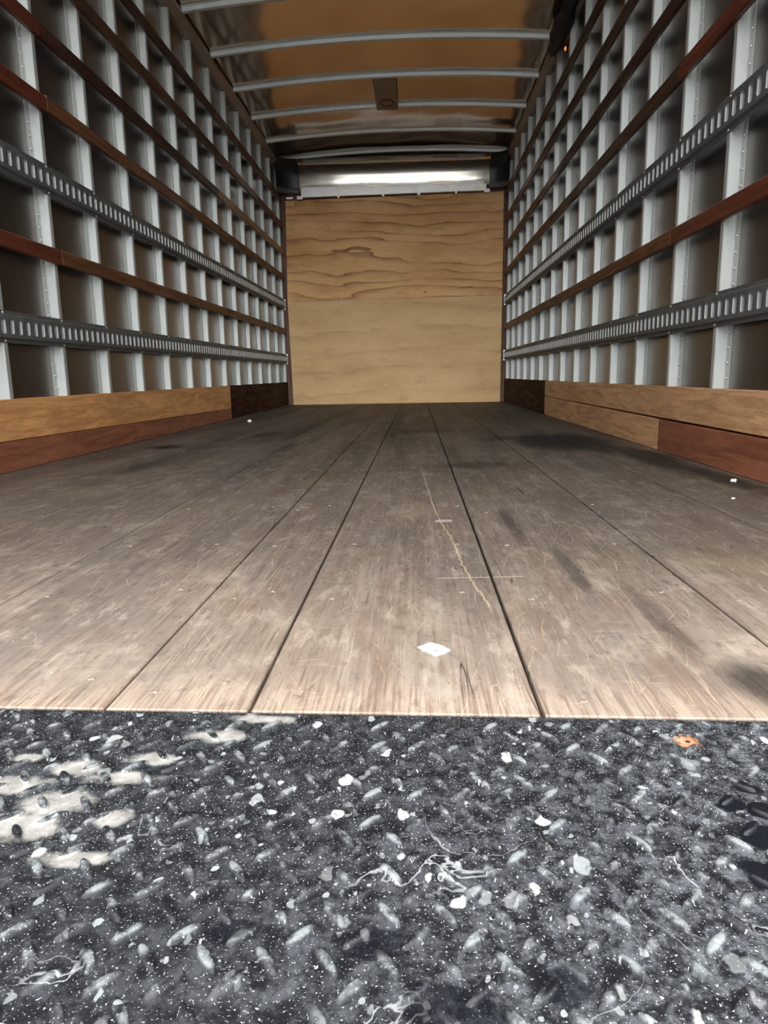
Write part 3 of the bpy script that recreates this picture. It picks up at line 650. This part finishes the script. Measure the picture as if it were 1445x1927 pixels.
for a, b in zip(R, R[1:]):
    for i in range(N): m.bm.faces.new((a[i], a[i+1], b[i+1], b[i]))
m.build('sheet', m_nose, t, smooth=True)
for b0, b1 in (((-.93, -.010, .018), (-.25, -.003, .038)), ((-.02, -.010, .018), (.42, -.003, .040)), ((.68, -.011, .018), (.93, -.003, .050))):
    m = MB(); m.box(b0, b1, .001); m.build('patch_strip', m_ledge, t)
for s, side, xi in ((-1, 'left', -.962), (1, 'right', .992)):
    xo = s*1.172
    t = thing('nose_corner', 'black rounded liner in the upper %s corner above the plywood' % side, 'corner liner', (xi, 7.11, 2.19))
    m = MB(); N = 16; R = []
    for j, (y, z) in enumerate(NP):
        row = []
        for i in range(N+1):
            q = i/N; a = q*math.pi/2
            x = xi+(xo-xi)*math.sin(a); yy = y-0.17*(1-math.cos(a))-0.002
            row.append(m.bm.verts.new((x-xi, yy-7.11, z-2.19)))
        R.append(row)
    for a, b in zip(R, R[1:]):
        for i in range(N): m.bm.faces.new((a[i], a[i+1], b[i+1], b[i]))
    m.build('liner', m_blackp, t, smooth=True)
    m = MB(); R = []
    for z, dy in ((-.032, -.004), (-.034, -.010), (.022, -.010), (.024, -.004)):
        row = []
        for i in range(N+1):
            a = i/N*math.pi/2; x = xi+(xo-xi)*math.sin(a); yy = 7.11-0.17*(1-math.cos(a))+dy
            row.append(m.bm.verts.new((x-xi, yy-7.11, z)))
        R.append(row)
    for a, b in zip(R, R[1:]):
        for i in range(N): m.bm.faces.new((a[i], a[i+1], b[i+1], b[i]))
    m.build('edge_strip', m_track, t, smooth=True)
    m = MB()
    for k in range(1): m.box((s*.014-.010 , -.014, .03), (s*.014+.010, -.006, .16), .001)
    m.build('joint_strip', m_track, t)
t = MB(); t.box((-.035, -.012, -.012), (.035, .0, .010), .002); o = t.build('metal_clip', m_ledge); o.location = (-1.068, 7.112, 2.122)
tag(o, 'small pale metal clip above the upper left corner of the plywood', 'clip')

# ------------------------------------------------------------------ black bundle on the right top rail, amber light
t = thing('marker_light_boot', 'black sagging rubber boot on the right top rail with a small amber light', 'rubber boot', (1.140, 4.27, 2.385))
m = MB(); N, sg = 26, 14; prev = None
for i in range(N+1):
    q = i/N; y = -.42+.70*q
    r = 0.064*(math.sin(math.pi*min(1, max(0, q*.96+.02)))**0.45)
    ring = []
    for k in range(sg):
        a = 2*math.pi*k/sg; rr = r*(1+.14*math.sin(3*a+q*9)+.10*math.sin(q*23+a))
        ring.append(m.bm.verts.new((math.cos(a)*rr*0.75-.006, y, math.sin(a)*rr*1.15+.012-.03*q)))
    if prev:
        for k in range(sg): m.bm.faces.new((prev[k], prev[(k+1) % sg], ring[(k+1) % sg], ring[k]))
    else: m.bm.faces.new(ring)
    prev = ring
m.bm.faces.new(prev[::-1]); m.build('boot', m_cloth, t, smooth=True)
m = MB(); m.dome((0.060, .14, -.05), .013, .010, axis='-x', seg=12); m.build('amber_lens', m_amber, t, smooth=True)
m = MB(); m.dome((0.0705, .14, -.05), .020, .012, axis='-x', seg=12); m.build('lens_base', m_cloth, t, smooth=True)

# ------------------------------------------------------------------ floor screws and litter
scr0 = None
SP = [(-.116, .065), (-.038, .035), (.029, .057), (.107, .025), (.303, .053), (.385, .019), (-.311, .345), (-.125, .376), (-.034, .335), (.015, .365), (.106, .332), (.291, .36), (.384, .328), (.571, .358), (.662, .321), (-.313, .65), (-.037, .644), (.016, 1.049), (-.053, .997), (.639, 1.033), (.583, .645), (.322, 1.034), (.382, .947), (-.15, .66), (.11, .655), (.3, .65), (.39, .64), (-.32, 1.02), (-.12, 1.04)]
for x, y in SP:
    if scr0 is None:
        d = MB(); d.dome((0, 0, 0), .0034, .0018, seg=10, rx=1.5)
        for v in d.bm.verts: v.co.z += .0005*math.sin(v.co.x*900); v.co.z = max(v.co.z, -.0002)
        o = scr0 = d.build('floor_screw', m_plug, floor, smooth=True)
    else: o = scr0.copy(); COL.objects.link(o); o.parent = floor
    o.location = (x, y, 0); o.rotation_euler = (0, 0, random.uniform(-.5, .5))
def scrap(name, outline, loc, mat, label, cat, h=0.0008, rough=0.0004):
    m = MB(); n = len(outline); rnd = random.Random(3)
    base = [m.bm.verts.new((x, y, 0.0001)) for x, y in outline]; mid = [m.bm.verts.new((x*.93, y*.93, h+rnd.uniform(0, rough))) for x, y in outline]
    inn = [m.bm.verts.new((x*.5, y*.5, h+rnd.uniform(0, rough*1.5))) for x, y in outline]; ctr = m.bm.verts.new((0, 0, h))
    for i in range(n):
        k = (i+1) % n
        m.bm.faces.new((base[i], base[k], mid[k], mid[i])); m.bm.faces.new((mid[i], mid[k], inn[k], inn[i])); m.bm.faces.new((inn[i], inn[k], ctr))
    m.bm.faces.new(base[::-1])
    o = m.build(name, mat); o.location = loc; tag(o, label, cat); return o
rnd = random.Random(11); ol = []
corner = [(-.020, .008), (-.002, .024), (.019, -.001), (.012, -.012), (.002, -.019), (-.014, -.004)]
for i in range(len(corner)):
    (x0, y0), (x1, y1) = corner[i], corner[(i+1) % len(corner)]
    for k in range(5):
        tt = k/5; ol.append((x0+(x1-x0)*tt+rnd.uniform(-.0009, .0009), y0+(y1-y0)*tt+rnd.uniform(-.0012, .0012)))
scrap('paper_scrap', ol, (.2455, .146, 0), m_white, 'white torn paper scrap stuck on the wooden floor near the tread plate', 'scrap', .0006, .0014)
scrap('tape_scrap', [(-.020, -.012), (-.006, -.014), (.016, -.012), (.018, .004), (.015, .014), (-.004, .012), (-.017, .010)], (.284, .862, 0), m_tape, 'small grey tape remnant on the floor beside the long pale gouge', 'scrap', .0002, .0001)
def crumb(x, y, r, label):
    m = MB(); bmesh.ops.create_icosphere(m.bm, subdivisions=2, radius=r); rr = random.Random(int(x*1000))
    for v in m.bm.verts: v.co *= 1+rr.uniform(-.3, .3); v.co.z *= .7
    zmin = min(v.co.z for v in m.bm.verts)
    for v in m.bm.verts: v.co.z -= zmin
    o = m.build('crumb', m_crumb, smooth=True); o.location = (x, y, 0); tag(o, label, 'crumb', 'pale crumbs on the floor')
crumb(1.098, 1.344, .008, 'white crumb on the floor near the right kick board')
crumb(-.923, 4.219, .014, 'pale crumb far back on the floor beside the left kick board')
crumb(.985, 1.085, .004, 'tiny pale crumb on the floor, right side, nearer than the white crumb')
t = MB(); t.box((0, -.055, -.028), (.001, .055, .028)); o = t.build('paper_tag', m_white); o.location = (-1.2105, 5.26, 1.722)
tag(o, 'small pale paper tag on the metal skin of the left wall behind the slats', 'tag')
